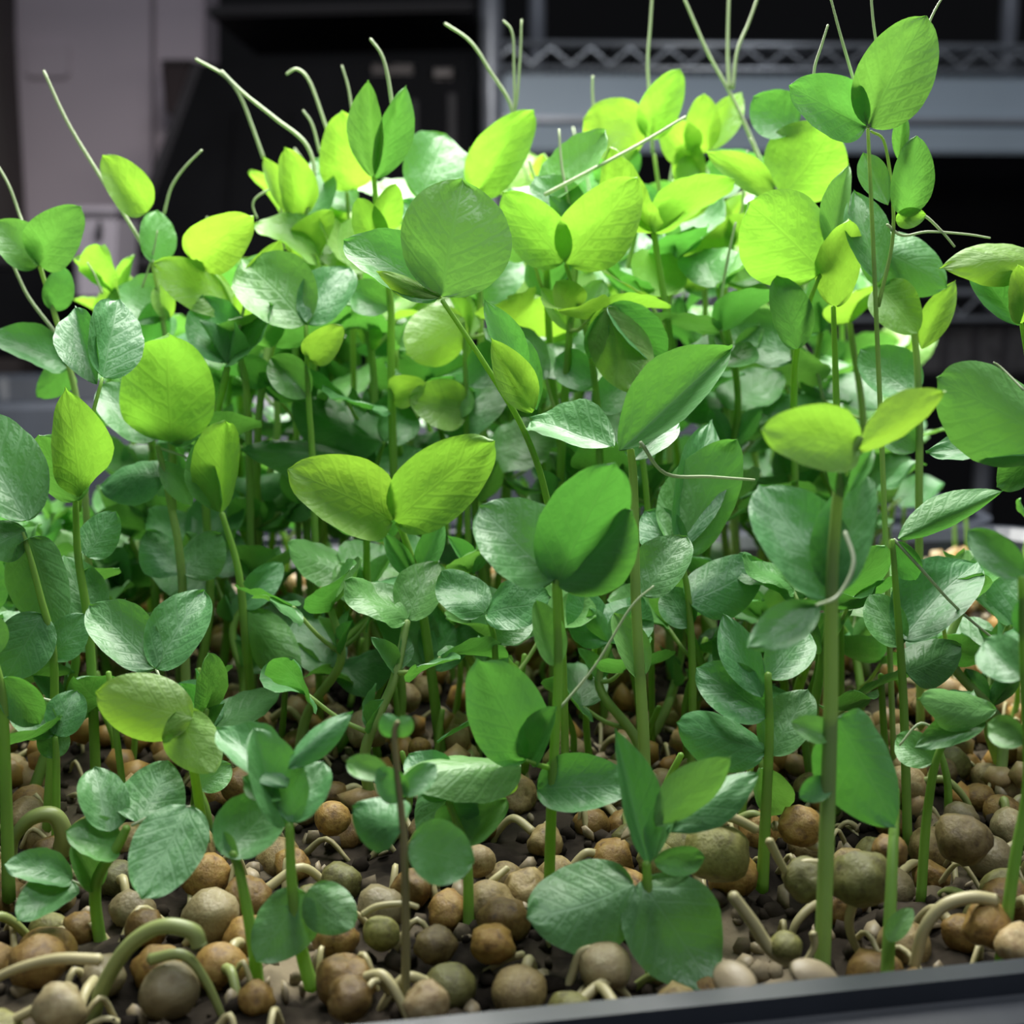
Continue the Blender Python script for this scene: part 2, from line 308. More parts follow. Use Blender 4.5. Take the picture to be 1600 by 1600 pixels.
# ---------------------------------------------------------------- trays
def make_tray(b0, depth, label, floor_grid, x0=-0.262, x1=0.262, rim=0.0445):
    o = empty('seed_tray', tray_pt((x0 + x1) / 2, b0 + depth / 2, 0)); tag(o, label, 'tray', 'black trays in a row on the wire shelf')
    prof = [(-0.012, 0.003), (-0.004, rim - 0.004), (0.0, rim), (0.0040, rim), (0.0044, rim - 0.0030), (0.0052, rim - 0.0034), (0.0110, rim - 0.0036), (0.0118, rim - 0.013),
            (0.0108, rim - 0.013), (0.0075, rim - 0.009), (0.002, rim - 0.006), (-0.0105, 0.000)]
    v = []; f = []; n = len(prof); NC = 6
    def ring(off, z):
        r = 0.018 + off; pts = []
        for cx, cy, a0 in ((x1 - 0.018, b0 + depth - 0.018, 0), (x0 + 0.018, b0 + depth - 0.018, 90), (x0 + 0.018, b0 + 0.018, 180), (x1 - 0.018, b0 + 0.018, 270)):
            for k in range(NC): a = R(a0 + 90 * k / (NC - 1)); pts.append(tray_pt(cx + r * math.cos(a), cy + r * math.sin(a), z))
        return pts
    rings = [ring(*p) for p in prof]; m = len(rings[0])
    for r_ in rings: v += [p - o.location for p in r_]
    for i in range(n):
        for k in range(m):
            k2 = (k + 1) % m; i2 = (i + 1) % n; f.append((i * m + k, i * m + k2, i2 * m + k2, i2 * m + k))
    me = pydata('rim_and_walls', v, f, M_BLACK); me.polygons.foreach_set('use_smooth', [False] * len(f))
    bm = bmesh.new(); bm.from_mesh(me); bmesh.ops.recalc_face_normals(bm, faces=bm.faces[:]); bm.to_mesh(me); bm.free()
    w_ = mesh_obj('rim_and_walls', me, o)
    box('tray_floor', tray_pt((x0 + x1) / 2, b0 + depth / 2, 0.0015), (x1 - x0 - 0.016, depth - 0.016, 0.003), M_BLACK, o, (0, 0, YAW))
    if floor_grid:
        for i in range(13): a = x0 + 0.03 + i * (x1 - x0 - 0.06) / 12; box('floor_rib', tray_pt(a, b0 + depth / 2, 0.006), (0.005, depth - 0.03, 0.008), M_BLACK, o, (0, 0, YAW), 0.001)
        for i in range(7): b = b0 + 0.03 + i * (depth - 0.06) / 6; box('floor_rib', tray_pt((x0 + x1) / 2, b, 0.007), (x1 - x0 - 0.03, 0.005, 0.010), M_BLACK, o, (0, 0, YAW), 0.001)
    return o
TD = 0.315
make_tray(0.0, TD, 'black plastic tray full of pea shoots in the foreground', False)
make_tray(TD + 0.032, 0.255, 'empty black tray directly behind the planted tray', True)
make_tray(TD + 0.319, 0.255, 'empty black tray second behind the planted one', True)
make_tray(TD + 0.606, 0.255, 'farthest empty black tray at the end of the shelf', True)
# soil
def soil_z(a, b):
    p = Vector((a, b, 0)); e = min(a + 0.262, 0.262 - a, b, TD - b)
    return SOIL - 0.004 + 0.004 * noise.noise(p * 30) + 0.0028 * noise.noise(p * 95) + 0.0016 * noise.noise(p * 260) - max(0, 0.010 - e) * 0.3
v = []; f = []; na, nb = 190, 120
for j in range(nb + 1):
    for i in range(na + 1):
        a = -0.256 + 0.512 * i / na; b = 0.002 + (TD - 0.004) * j / nb; v.append(tray_pt(a, b, soil_z(a, b)))
for j in range(nb):
    for i in range(na): q = j * (na + 1) + i; f.append((q, q + 1, q + na + 2, q + na + 1))
tag(mesh_obj('potting_soil', pydata('potting_soil', v, f, M_SOIL)), 'dark crumbly potting soil filling the front tray', 'soil', kind='stuff')
#GROW#
# ---------------------------------------------------------------- leaves
ROWS, COLS = 20, 12
SHAPES = {'c': lambda x, t: 0.75 * x * x + 0.06 * math.sin(3 * t), 'v': lambda x, t: -0.75 * x * x - 0.05 * math.sin(3 * t),
          'f': lambda x, t: 0.75 * (abs(x) ** 1.25), 'F': lambda x, t: -0.75 * (abs(x) ** 1.25),
          'a': lambda x, t: -0.32 * t ** 2 + 0.35 * x * x, 'A': lambda x, t: 0.32 * t ** 2 - 0.35 * x * x,
          'w': lambda x, t: 0.05 * math.sin(7 * t + 5 * x) + 0.55 * x * x * math.sin(6 * t), 's': lambda x, t: 0.95 * x * x + 0.55 * (t - 0.35) ** 2,
          'S': lambda x, t: -0.9 * x * x - 0.5 * (t - 0.35) ** 2, 'o': lambda x, t: 0.22 * x * x + 0.02 * math.sin(8 * t)}
leaf_cache = {}
def leaf_mesh(kind, mat, k, narrow):
    key = (kind, mat, k, narrow)
    if key in leaf_cache: return leaf_cache[key]
    rnd = random.Random(hash_key(kind, k)); skew = rnd.uniform(-0.05, 0.05); off = rnd.uniform(0, 50); e = 0.84 if not narrow else 0.95; pw = 0.50 if not narrow else 0.75
    v = []; f = []; uv = []; bend = rnd.uniform(-0.06, 0.06)
    for j in range(ROWS + 1):
        t = 0.5 - 0.5 * math.cos(math.pi * j / ROWS)
        wd = 0.5 * max(0.0, math.sin(math.pi * min(1, t ** e))) ** pw
        if j == 0: wd = 0.02
        if j == ROWS: wd = 0.006
        for i in range(COLS + 1):
            u = -1 + 2 * i / COLS; x = u * wd * (1 + skew * (1 if u > 0 else -1)) + bend * math.sin(math.pi * t) * (1 - abs(u) * 0.3) * 0.6
            edge_w = 0.055 * noise.noise(Vector((u * 1.3, t * 2.2, off))) * (0.5 + abs(u)) + 0.018 * noise.noise(Vector((u * 4, t * 6, off))) + 0.012 * abs(u) * math.sin(t * 26 - abs(u) * 6)
            z = SHAPES[kind](u * wd, t) + edge_w
            y = t + (0.02 if j == ROWS else 0)
            v.append((x, y, z)); uv.append((i / COLS, t))
    for j in range(ROWS):
        for i in range(COLS): q = j * (COLS + 1) + i; f.append((q, q + 1, q + COLS + 2, q + COLS + 1))
    me = pydata('leaf', v, f, LEAF[mat]); lay = me.uv_layers.new(name='UVMap')
    for lp in me.loops: lay.data[lp.index].uv = uv[lp.vertex_index]
    leaf_cache[key] = me; return me
def hash_key(kind, k): return ord(kind) * 31 + k * 7
def leaf_at(plant, B, T, W, normal, mat, kind, name='leaf', k=None):
    ax = T - B; Ln = ax.length; ax = ax / Ln
    n = (normal - ax * normal.dot(ax)).normalized(); s = ax.cross(n).normalized()
    M = Matrix.Identity(4); d = math.sqrt(W * Ln)
    for i in range(3): M[i][0] = s[i] * W; M[i][1] = ax[i] * Ln; M[i][2] = n[i] * d; M[i][3] = B[i]
    return mesh_obj(name, leaf_mesh(kind, mat, random.randrange(4) if k is None else k, W / Ln < 0.5), plant, M)
CAMP = Vector((0, 0, CAM_H))
def hleaf(plant, z, bx, by, tx, ty, wpx, mat, kind='c', roll=0.0, dz=0.0, zb=0.0):
    """a leaf from its base to its tip; z distance of the plant, dz how much farther (m) the tip stands, roll about its midrib"""
    B = at(bx, by, z + zb); T = at(tx, ty, z + zb + dz); ax = (T - B).normalized()
    vdir = (CAMP - (B + T) / 2).normalized(); n = (vdir - ax * vdir.dot(ax)).normalized()
    if mat == 'b' and abs(ax.z) < 0.7 and roll and (Matrix.Rotation(R(roll), 3, ax) @ n).z < (Matrix.Rotation(R(-roll), 3, ax) @ n).z: roll = -roll
    n = Matrix.Rotation(R(roll), 3, ax) @ n
    W = 1.06 * wpx * (z + zb + dz / 2) / F / max(0.25, math.cos(R(roll)))
    return leaf_at(plant, B, T, W, n, mat, kind, 'stipule' if wpx < 42 else 'leaf')
def hstem(plant, z, pts, wpx, mat=None, name='stem', base=True, top=0.5):
    P = []
    for i, p in enumerate(pts):
        if i == 0 and base: g = ground(p[0], z); g.z -= 0.004; P.append(g); continue
        P.append(at(p[0], p[1], z + (p[2] if len(p) > 2 else 0)))
    r = 0.86 * wpx / 2 * z / F
    return tube(name, P, r, r * top, mat or M_STEM, plant, 8, 6)
def htend(plant, z, pts, wpx=9, mat=None, name='tendril'):
    P = [at(p[0], p[1], z + (p[2] if len(p) > 2 else 0)) for p in pts]; r = 0.70 * wpx / 2 * z / F
    return tube(name, P, r, r * 0.6, mat or M_TEND, plant, 6, 6)
def hero(label, z, stems, leaves, tendrils=(), base_px=None):
    """stems: (points, width px); leaves: base xy, tip xy, width, material, shape, roll, tip distance"""
    bx = stems[0][0][0][0] if base_px is None else base_px
    pl = empty('pea_shoot', ground(bx, z)); tag(pl, label, 'pea shoot', 'pea shoots in the front tray')
    for i, s in enumerate(stems): hstem(pl, z, s[0], s[1], s[2] if len(s) > 2 else None, 'stem' if i == 0 else 'petiole', base=(i == 0))
    for l in leaves: hleaf(pl, z, *l)
    for t in tendrils: htend(pl, z, *t) if isinstance(t, tuple) else htend(pl, z, t)
    return pl

H = []
# right front tall shoot
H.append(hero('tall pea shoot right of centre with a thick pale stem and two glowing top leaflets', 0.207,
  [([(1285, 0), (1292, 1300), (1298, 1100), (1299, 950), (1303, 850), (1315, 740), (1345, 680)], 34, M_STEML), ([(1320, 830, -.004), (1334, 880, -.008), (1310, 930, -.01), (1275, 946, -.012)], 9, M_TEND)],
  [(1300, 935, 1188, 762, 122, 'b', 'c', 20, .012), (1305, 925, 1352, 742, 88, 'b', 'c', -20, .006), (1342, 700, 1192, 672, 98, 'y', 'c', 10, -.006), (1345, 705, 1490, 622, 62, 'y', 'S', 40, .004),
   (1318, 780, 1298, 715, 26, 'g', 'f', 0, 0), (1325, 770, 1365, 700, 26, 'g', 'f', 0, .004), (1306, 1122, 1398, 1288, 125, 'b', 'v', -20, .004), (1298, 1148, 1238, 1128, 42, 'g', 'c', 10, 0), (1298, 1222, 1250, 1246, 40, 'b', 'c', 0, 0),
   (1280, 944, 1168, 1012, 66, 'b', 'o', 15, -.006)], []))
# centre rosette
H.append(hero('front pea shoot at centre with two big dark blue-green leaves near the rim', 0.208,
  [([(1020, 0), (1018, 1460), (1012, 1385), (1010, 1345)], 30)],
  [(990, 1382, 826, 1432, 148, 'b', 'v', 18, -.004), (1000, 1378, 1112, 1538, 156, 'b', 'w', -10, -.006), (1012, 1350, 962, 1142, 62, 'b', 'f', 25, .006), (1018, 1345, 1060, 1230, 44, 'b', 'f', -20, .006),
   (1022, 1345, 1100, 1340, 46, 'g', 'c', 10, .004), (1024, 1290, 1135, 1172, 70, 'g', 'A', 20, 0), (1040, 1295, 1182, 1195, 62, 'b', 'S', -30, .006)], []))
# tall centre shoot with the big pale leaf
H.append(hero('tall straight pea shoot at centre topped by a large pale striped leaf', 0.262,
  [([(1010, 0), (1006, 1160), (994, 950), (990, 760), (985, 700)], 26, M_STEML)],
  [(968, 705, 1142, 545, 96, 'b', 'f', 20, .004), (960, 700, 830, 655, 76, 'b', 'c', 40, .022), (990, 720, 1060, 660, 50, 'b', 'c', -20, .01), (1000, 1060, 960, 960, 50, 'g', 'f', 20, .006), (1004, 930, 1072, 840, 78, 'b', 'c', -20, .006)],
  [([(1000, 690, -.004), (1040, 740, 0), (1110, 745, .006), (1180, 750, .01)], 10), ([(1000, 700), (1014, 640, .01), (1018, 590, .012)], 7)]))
# dark curled leaf shoot; its thickness and shade put in by a darker leaf material
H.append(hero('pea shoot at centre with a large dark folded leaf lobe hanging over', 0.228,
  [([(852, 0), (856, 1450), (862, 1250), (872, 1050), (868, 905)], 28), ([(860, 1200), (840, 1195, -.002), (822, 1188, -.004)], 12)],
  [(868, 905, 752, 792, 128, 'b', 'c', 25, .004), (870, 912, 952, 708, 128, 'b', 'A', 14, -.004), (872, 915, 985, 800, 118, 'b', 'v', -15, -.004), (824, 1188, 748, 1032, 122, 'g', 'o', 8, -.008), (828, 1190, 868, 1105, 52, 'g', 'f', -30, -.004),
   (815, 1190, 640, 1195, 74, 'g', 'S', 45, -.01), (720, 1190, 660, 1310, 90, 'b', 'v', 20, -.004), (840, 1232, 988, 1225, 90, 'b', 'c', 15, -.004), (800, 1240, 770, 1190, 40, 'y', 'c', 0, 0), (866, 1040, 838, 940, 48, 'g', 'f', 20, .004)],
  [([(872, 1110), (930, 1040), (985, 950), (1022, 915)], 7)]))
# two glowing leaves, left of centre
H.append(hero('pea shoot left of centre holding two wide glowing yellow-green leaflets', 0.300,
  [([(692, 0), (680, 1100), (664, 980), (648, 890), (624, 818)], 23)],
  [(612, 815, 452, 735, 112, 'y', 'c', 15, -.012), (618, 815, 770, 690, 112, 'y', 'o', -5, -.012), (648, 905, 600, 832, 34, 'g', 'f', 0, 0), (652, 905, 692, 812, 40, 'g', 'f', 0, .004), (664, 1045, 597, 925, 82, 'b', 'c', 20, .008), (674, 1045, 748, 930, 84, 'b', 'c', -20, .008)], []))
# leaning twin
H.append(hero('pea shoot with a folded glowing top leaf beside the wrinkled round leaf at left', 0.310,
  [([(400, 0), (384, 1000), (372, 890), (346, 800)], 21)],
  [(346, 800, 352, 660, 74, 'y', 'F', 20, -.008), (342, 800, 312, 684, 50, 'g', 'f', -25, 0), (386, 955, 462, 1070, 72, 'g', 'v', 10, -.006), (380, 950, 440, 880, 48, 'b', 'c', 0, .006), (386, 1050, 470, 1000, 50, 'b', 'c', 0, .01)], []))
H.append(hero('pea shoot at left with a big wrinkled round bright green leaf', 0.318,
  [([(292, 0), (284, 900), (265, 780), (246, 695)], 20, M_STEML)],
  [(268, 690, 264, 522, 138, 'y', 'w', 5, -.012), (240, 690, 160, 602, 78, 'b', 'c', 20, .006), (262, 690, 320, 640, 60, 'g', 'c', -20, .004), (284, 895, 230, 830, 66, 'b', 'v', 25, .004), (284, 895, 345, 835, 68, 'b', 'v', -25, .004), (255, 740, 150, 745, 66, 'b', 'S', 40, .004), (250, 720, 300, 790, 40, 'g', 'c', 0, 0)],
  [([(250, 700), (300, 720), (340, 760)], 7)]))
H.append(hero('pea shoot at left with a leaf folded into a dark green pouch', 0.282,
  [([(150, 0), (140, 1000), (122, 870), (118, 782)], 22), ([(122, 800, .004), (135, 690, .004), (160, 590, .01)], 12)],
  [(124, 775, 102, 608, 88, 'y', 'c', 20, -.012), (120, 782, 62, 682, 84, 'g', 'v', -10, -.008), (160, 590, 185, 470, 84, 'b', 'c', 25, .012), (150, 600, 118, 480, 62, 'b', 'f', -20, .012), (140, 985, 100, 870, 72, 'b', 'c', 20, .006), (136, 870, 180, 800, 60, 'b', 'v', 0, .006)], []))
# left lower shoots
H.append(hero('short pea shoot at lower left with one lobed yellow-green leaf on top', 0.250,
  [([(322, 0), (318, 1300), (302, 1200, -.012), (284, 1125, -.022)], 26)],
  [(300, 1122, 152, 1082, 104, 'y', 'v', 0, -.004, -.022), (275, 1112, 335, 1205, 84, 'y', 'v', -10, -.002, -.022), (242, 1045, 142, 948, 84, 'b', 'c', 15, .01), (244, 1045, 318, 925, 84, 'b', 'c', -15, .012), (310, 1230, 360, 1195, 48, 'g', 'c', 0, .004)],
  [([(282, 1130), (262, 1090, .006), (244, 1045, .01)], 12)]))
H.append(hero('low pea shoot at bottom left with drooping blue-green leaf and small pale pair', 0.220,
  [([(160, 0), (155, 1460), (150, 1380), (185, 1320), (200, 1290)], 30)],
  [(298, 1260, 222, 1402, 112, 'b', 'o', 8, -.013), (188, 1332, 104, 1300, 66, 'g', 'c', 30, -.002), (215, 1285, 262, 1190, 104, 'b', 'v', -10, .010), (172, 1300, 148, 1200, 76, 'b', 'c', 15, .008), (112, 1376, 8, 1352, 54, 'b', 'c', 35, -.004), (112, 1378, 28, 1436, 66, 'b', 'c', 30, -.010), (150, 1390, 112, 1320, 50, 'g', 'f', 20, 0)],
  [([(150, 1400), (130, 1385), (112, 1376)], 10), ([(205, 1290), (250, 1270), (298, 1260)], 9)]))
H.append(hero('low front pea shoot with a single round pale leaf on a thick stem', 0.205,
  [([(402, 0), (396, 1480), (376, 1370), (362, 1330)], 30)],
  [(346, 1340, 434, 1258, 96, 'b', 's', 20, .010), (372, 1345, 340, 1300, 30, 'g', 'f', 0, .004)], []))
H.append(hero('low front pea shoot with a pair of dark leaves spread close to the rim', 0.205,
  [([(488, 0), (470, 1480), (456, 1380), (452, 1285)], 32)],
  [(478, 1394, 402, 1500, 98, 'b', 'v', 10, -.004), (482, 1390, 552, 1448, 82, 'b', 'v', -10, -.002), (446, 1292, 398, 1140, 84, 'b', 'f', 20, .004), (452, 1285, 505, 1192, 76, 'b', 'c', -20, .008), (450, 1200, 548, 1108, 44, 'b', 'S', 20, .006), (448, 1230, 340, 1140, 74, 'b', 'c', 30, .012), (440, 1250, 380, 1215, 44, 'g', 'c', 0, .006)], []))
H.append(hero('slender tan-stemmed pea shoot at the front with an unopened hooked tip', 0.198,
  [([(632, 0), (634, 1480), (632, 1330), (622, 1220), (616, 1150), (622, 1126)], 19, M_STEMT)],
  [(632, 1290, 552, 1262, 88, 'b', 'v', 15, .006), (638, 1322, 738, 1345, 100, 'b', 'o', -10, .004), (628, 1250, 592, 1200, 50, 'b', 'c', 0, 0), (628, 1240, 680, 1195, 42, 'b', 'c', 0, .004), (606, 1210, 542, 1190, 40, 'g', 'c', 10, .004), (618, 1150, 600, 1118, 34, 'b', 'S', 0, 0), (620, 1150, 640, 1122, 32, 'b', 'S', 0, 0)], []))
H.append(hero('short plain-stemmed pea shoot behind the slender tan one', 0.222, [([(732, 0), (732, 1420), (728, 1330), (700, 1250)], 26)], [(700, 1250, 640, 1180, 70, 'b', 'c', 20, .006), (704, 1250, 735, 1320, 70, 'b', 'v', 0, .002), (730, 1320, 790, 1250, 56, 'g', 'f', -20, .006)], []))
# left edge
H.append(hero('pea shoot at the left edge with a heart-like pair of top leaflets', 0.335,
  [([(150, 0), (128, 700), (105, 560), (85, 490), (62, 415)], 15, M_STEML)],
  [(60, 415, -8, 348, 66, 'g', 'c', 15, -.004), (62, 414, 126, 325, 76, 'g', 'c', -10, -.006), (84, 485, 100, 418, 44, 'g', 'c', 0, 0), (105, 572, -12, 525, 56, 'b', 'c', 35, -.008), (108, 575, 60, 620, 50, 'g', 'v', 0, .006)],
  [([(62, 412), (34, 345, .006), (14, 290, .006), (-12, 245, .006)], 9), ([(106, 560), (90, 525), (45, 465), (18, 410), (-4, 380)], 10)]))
H.append(hero('pea shoot at the left edge with broad pale leaves below the pouch-leaf shoot', 0.262,
  [([(70, 0), (85, 1050), (60, 920), (35, 830)], 20)],
  [(42, 815, -50, 640, 118, 'b', 'c', 20, .01), (40, 830, -20, 860, 66, 'b', 'v', 0, -.006), (45, 840, 92, 990, 92, 'b', 'v', -15, .004), (66, 960, 10, 1060, 86, 'b', 'c', 0, -.004), (80, 1030, 130, 960, 60, 'b', 'c', 0, .004)],
  [([(-10, 1072, -.01), (60, 1090, -.01), (125, 1106, -.008)], 9)]))
H.append(hero('thick-stemmed pea shoot cut by the left edge near the bottom', 0.236, [([(12, 0), (8, 1200), (2, 1080), (-20, 1000)], 28)], [(4, 1060, 60, 1130, 60, 'b', 'c', 0, .006), (0, 1020, -60, 960, 80, 'b', 'c', 0, 0)], []))
H.append(hero('short pea shoot at left with a small dark folded leaf above an arched root', 0.248, [([(85, 0), (88, 1200), (86, 1150)], 20)], [(86, 1185, 80, 1125, 50, 'b', 'v', 0, .002), (90, 1150, 120, 1080, 60, 'b', 'c', -10, .006), (84, 1150, 20, 1100, 60, 'b', 'c', 10, .004)], []))
# top left
H.append(hero('pea shoot at upper left with one long straight tendril reaching up left', 0.352,
  [([(280, 0), (268, 700), (262, 560), (246, 450), (238, 410)], 14, M_STEML)],
  [(228, 332, 162, 244, 62, 'y', 'c', 15, -.008), (242, 412, 245, 330, 54, 'g', 'c', 20, .004), (248, 470, 225, 560, 50, 'b', 'c', 0, .004), (252, 500, 178, 455, 76, 'b', 'c', 30, .01), (250, 445, 262, 500, 34, 'y', 'c', 0, 0)],
  [([(240, 412), (200, 345), (150, 265), (105, 190), (68, 110)], 11), ([(256, 335), (268, 292), (290, 260), (316, 234)], 9), ([(222, 450), (238, 400), (246, 360)], 6), ([(160, 460), (148, 430), (136, 410)], 6)]))
H.append(hero('pea shoot at left with a flat bright yellow leaflet and a rounded one above', 0.345,
  [([(395, 0), (388, 660), (376, 560), (368, 488)], 16, M_STEML), ([(370, 495), (345, 440), (305, 405)], 9)],
  [(366, 482, 242, 412, 70, 'y', 'o', 25, -.006), (300, 406, 394, 338, 80, 'y', 'c', 5, -.010), (372, 500, 438, 375, 60, 'y', 'c', 10, -.004), (374, 560, 320, 500, 62, 'b', 'c', 20, .012), (376, 560, 420, 600, 46, 'b', 'c', 0, .006)], []))
H.append(hero('pea shoot left of centre with a cool green shell-shaped top pair', 0.330,
  [([(500, 0), (490, 760), (482, 620), (478, 508)], 15)],
  [(478, 508, 380, 408, 108, 'g', 'c', 15, .010), (480, 506, 545, 420, 72, 'b', 'c', -20, .012), (482, 560, 535, 510, 50, 'y', 'c', 0, -.006), (482, 620, 425, 560, 58, 'g', 'f', 0, .004)], []))
H.append(hero('pea shoot at upper left with two long crossed tendrils and a thin yellow leaf', 0.372,
  [([(470, 0), (462, 600), (460, 470), (448, 340), (440, 310)], 13, M_STEML)],
  [(450, 330, 412, 246, 34, 'y', 'c', 20, -.004), (470, 340, 445, 232, 56, 'y', 'c', 20, -.01), (455, 400, 520, 330, 54, 'y', 'c', 0, -.008), (458, 430, 470, 520, 50, 'b', 'v', 0, .004), (470, 360, 512, 270, 62, 'b', 'c', -20, .01)],
  [([(412, 248), (395, 200), (375, 150), (350, 118), (305, 92)], 10), ([(462, 380), (490, 290), (480, 228), (430, 185), (380, 145), (345, 110)], 11), ([(435, 290), (405, 305), (395, 320), (402, 342)], 6), ([(445, 390), (438, 320), (420, 270)], 8)]))
H.append(hero('pea shoot with a broad yellow leaf behind the upright dark twin leaves', 0.385,
  [([(560, 0), (552, 560), (548, 400), (542, 300)], 13, M_STEML)],
  [(545, 298, 535, 175, 88, 'y', 'c', 10, -.01), (548, 330, 490, 250, 54, 'b', 'c', 20, .01), (550, 400, 600, 330, 60, 'y', 'c', -10, -.008), (550, 420, 470, 390, 62, 'y', 'c', 0, -.006)],
  [([(535, 270), (510, 200), (485, 130), (465, 108), (447, 116)], 9), ([(500, 240), (488, 195), (473, 172)], 8), ([(552, 190), (545, 140), (534, 102)], 7)]))
H.append(hero('pea shoot with two upright narrow dark green leaves like rabbit ears', 0.345,
  [([(625, 0), (612, 620), (610, 470), (592, 360), (584, 275)], 17)],
  [(583, 278, 576, 128, 52, 'g', 'f', -15, -.002), (588, 280, 634, 136, 52, 'g', 'f', 15, -.002), (602, 358, 618, 288, 44, 'y', 'c', 0, -.006), (592, 380, 560, 310, 50, 'y', 'c', 0, -.006), (610, 480, 550, 450, 54, 'b', 'c', 0, .008), (612, 620, 665, 600, 50, 'y', 'c', 0, -.006)],
  [([(614, 172), (606, 120), (596, 85), (578, 60)], 10)]))
H.append(hero('big-leaved pea shoot above centre with one large shaded leaf and a leaning stem', 0.275,
  [([(885, 0), (878, 1000), (858, 800), (822, 680), (758, 570), (690, 468)], 16)],
  [(690, 462, 722, 284, 160, 'g', 'c', 10, .006), (686, 465, 540, 378, 80, 'g', 'c', 30, .006), (690, 466, 590, 425, 30, 'y', 'v', 20, -.006), (832, 645, 768, 530, 58, 'y', 'f', 10, -.004), (820, 600, 758, 470, 46, 'g', 'c', 20, .002), (838, 640, 815, 525, 52, 'g', 'c', -20, .006)], []))
H.append(hero('pea shoot with a slanted yellow-green leaf standing at upper centre', 0.372,
  [([(760, 0), (752, 560), (748, 400), (742, 305)], 14, M_STEML)],
  [(742, 304, 832, 174, 76, 'y', 'c', -10, -.008), (655, 310, 694, 212, 96, 'b', 'c', 10, .014), (746, 420, 690, 380, 60, 'y', 'c', 0, -.006), (748, 470, 810, 400, 62, 'b', 'c', 0, .01)],
  [([(748, 300), (785, 235), (800, 172), (765, 110), (735, 65), (694, 36)], 10), ([(760, 280), (800, 200), (803, 100), (800, 50), (786, 32)], 8), ([(770, 270), (803, 180), (812, 100), (815, 30)], 8), ([(742, 305), (700, 320), (655, 310)], 7), ([(826, 250), (836, 280), (846, 310)], 7)]))
H.append(hero('pea shoot at centre with a bright pair of spread top leaflets', 0.330,
  [([(945, 0), (938, 760), (932, 620), (914, 510), (884, 412)], 16)],
  [(886, 412, 994, 280, 104, 'y', 'c', 5, -.010), (880, 410, 788, 302, 82, 'y', 'c', -5, -.004), (905, 480, 870, 440, 50, 'y', 'c', 0, -.004), (910, 500, 942, 440, 40, 'g', 'f', 0, .004), (930, 600, 870, 560, 56, 'b', 'c', 0, .01), (930, 640, 985, 590, 60, 'b', 'c', 0, .01)],
  [([(850, 305, .01), (920, 268, .01), (1000, 225, .012), (1072, 182, .014)], 10)]))
H.append(hero('pea shoot above centre with a squarish wavy yellow leaf and a pointed one', 0.395,
  [([(1050, 0), (1044, 520), (1040, 380), (1022, 240)], 13, M_STEML)],
  [(1008, 218, 912, 186, 92, 'y', 'w', 10, -.006), (1012, 215, 1062, 110, 58, 'y', 'c', 0, -.006), (1000, 240, 930, 280, 60, 'b', 'c', 0, .008), (1036, 340, 985, 300, 50, 'b', 'c', 0, .01), (1040, 370, 1080, 300, 50, 'b', 'c', 0, .008)],
  [([(1020, 240), (1016, 165), (1012, 100), (1016, 40), (1020, -20)], 9), ([(960, 230), (932, 190), (926, 150), (926, 118)], 9)]))
H.append(hero('pea shoot at upper right of centre with three tendrils fanning off the top', 0.40,
  [([(1105, 0), (1102, 500), (1100, 380), (1092, 240)], 13, M_STEML)],
  [(1090, 240, 1100, 148, 52, 'y', 'c', 10, -.004), (1110, 235, 1158, 145, 46, 'y', 'c', 0, .004), (1085, 240, 1035, 190, 60, 'y', 'c', 0, -.006), (1095, 250, 1060, 300, 50, 'y', 'c', 0, -.004), (1098, 300, 1150, 260, 60, 'b', 'c', 0, .008), (1070, 452, 1128, 312, 84, 'y', 'c', 10, -.01), (1072, 455, 1140, 400, 64, 'b', 'w', 0, .01), (1080, 300, 1075, 215, 48, 'y', 'f', 0, 0)],
  [([(1190, 255), (1162, 190), (1138, 140), (1105, 80), (1066, -10)], 10), ([(1140, 140), (1137, 80), (1139, -10)], 9), ([(1145, 140), (1152, 80), (1170, 35), (1186, -10)], 8)]))
H.append(hero('pea shoot at upper right with one rounded yellow leaf and a slim side leaf', 0.352,
  [([(1245, 0), (1242, 720), (1240, 560), (1232, 400), (1218, 302)], 15)],
  [(1222, 306, 1298, 200, 126, 'y', 'v', 0, -.008), (1216, 306, 1104, 238, 46, 'y', 'c', 15, -.004), (1240, 208, 1182, 160, 70, 'b', 's', 10, .006), (1236, 430, 1180, 400, 50, 'b', 'c', 0, .008), (1240, 560, 1120, 520, 76, 'b', 'c', 35, .012)],
  [([(1218, 305), (1190, 260), (1172, 215)], 8)]))
H.append(hero('pea shoot at right with the largest round glowing leaf in the upper half', 0.300,
  [([(1315, 0), (1310, 760), (1306, 600), (1302, 478)], 18), ([(1240, 640, .01), (1243, 560, .006), (1262, 480), (1282, 428)], 14)],
  [(1284, 424, 1172, 318, 138, 'y', 'v', 8, -.006), (1306, 478, 1326, 345, 66, 'y', 'v', 15, -.008), (1300, 400, 1326, 258, 40, 'g', 'f', -20, .004), (1246, 545, 1214, 432, 60, 'g', 'c', 20, .002), (1308, 660, 1215, 640, 70, 'b', 'S', 40, .014)], []))
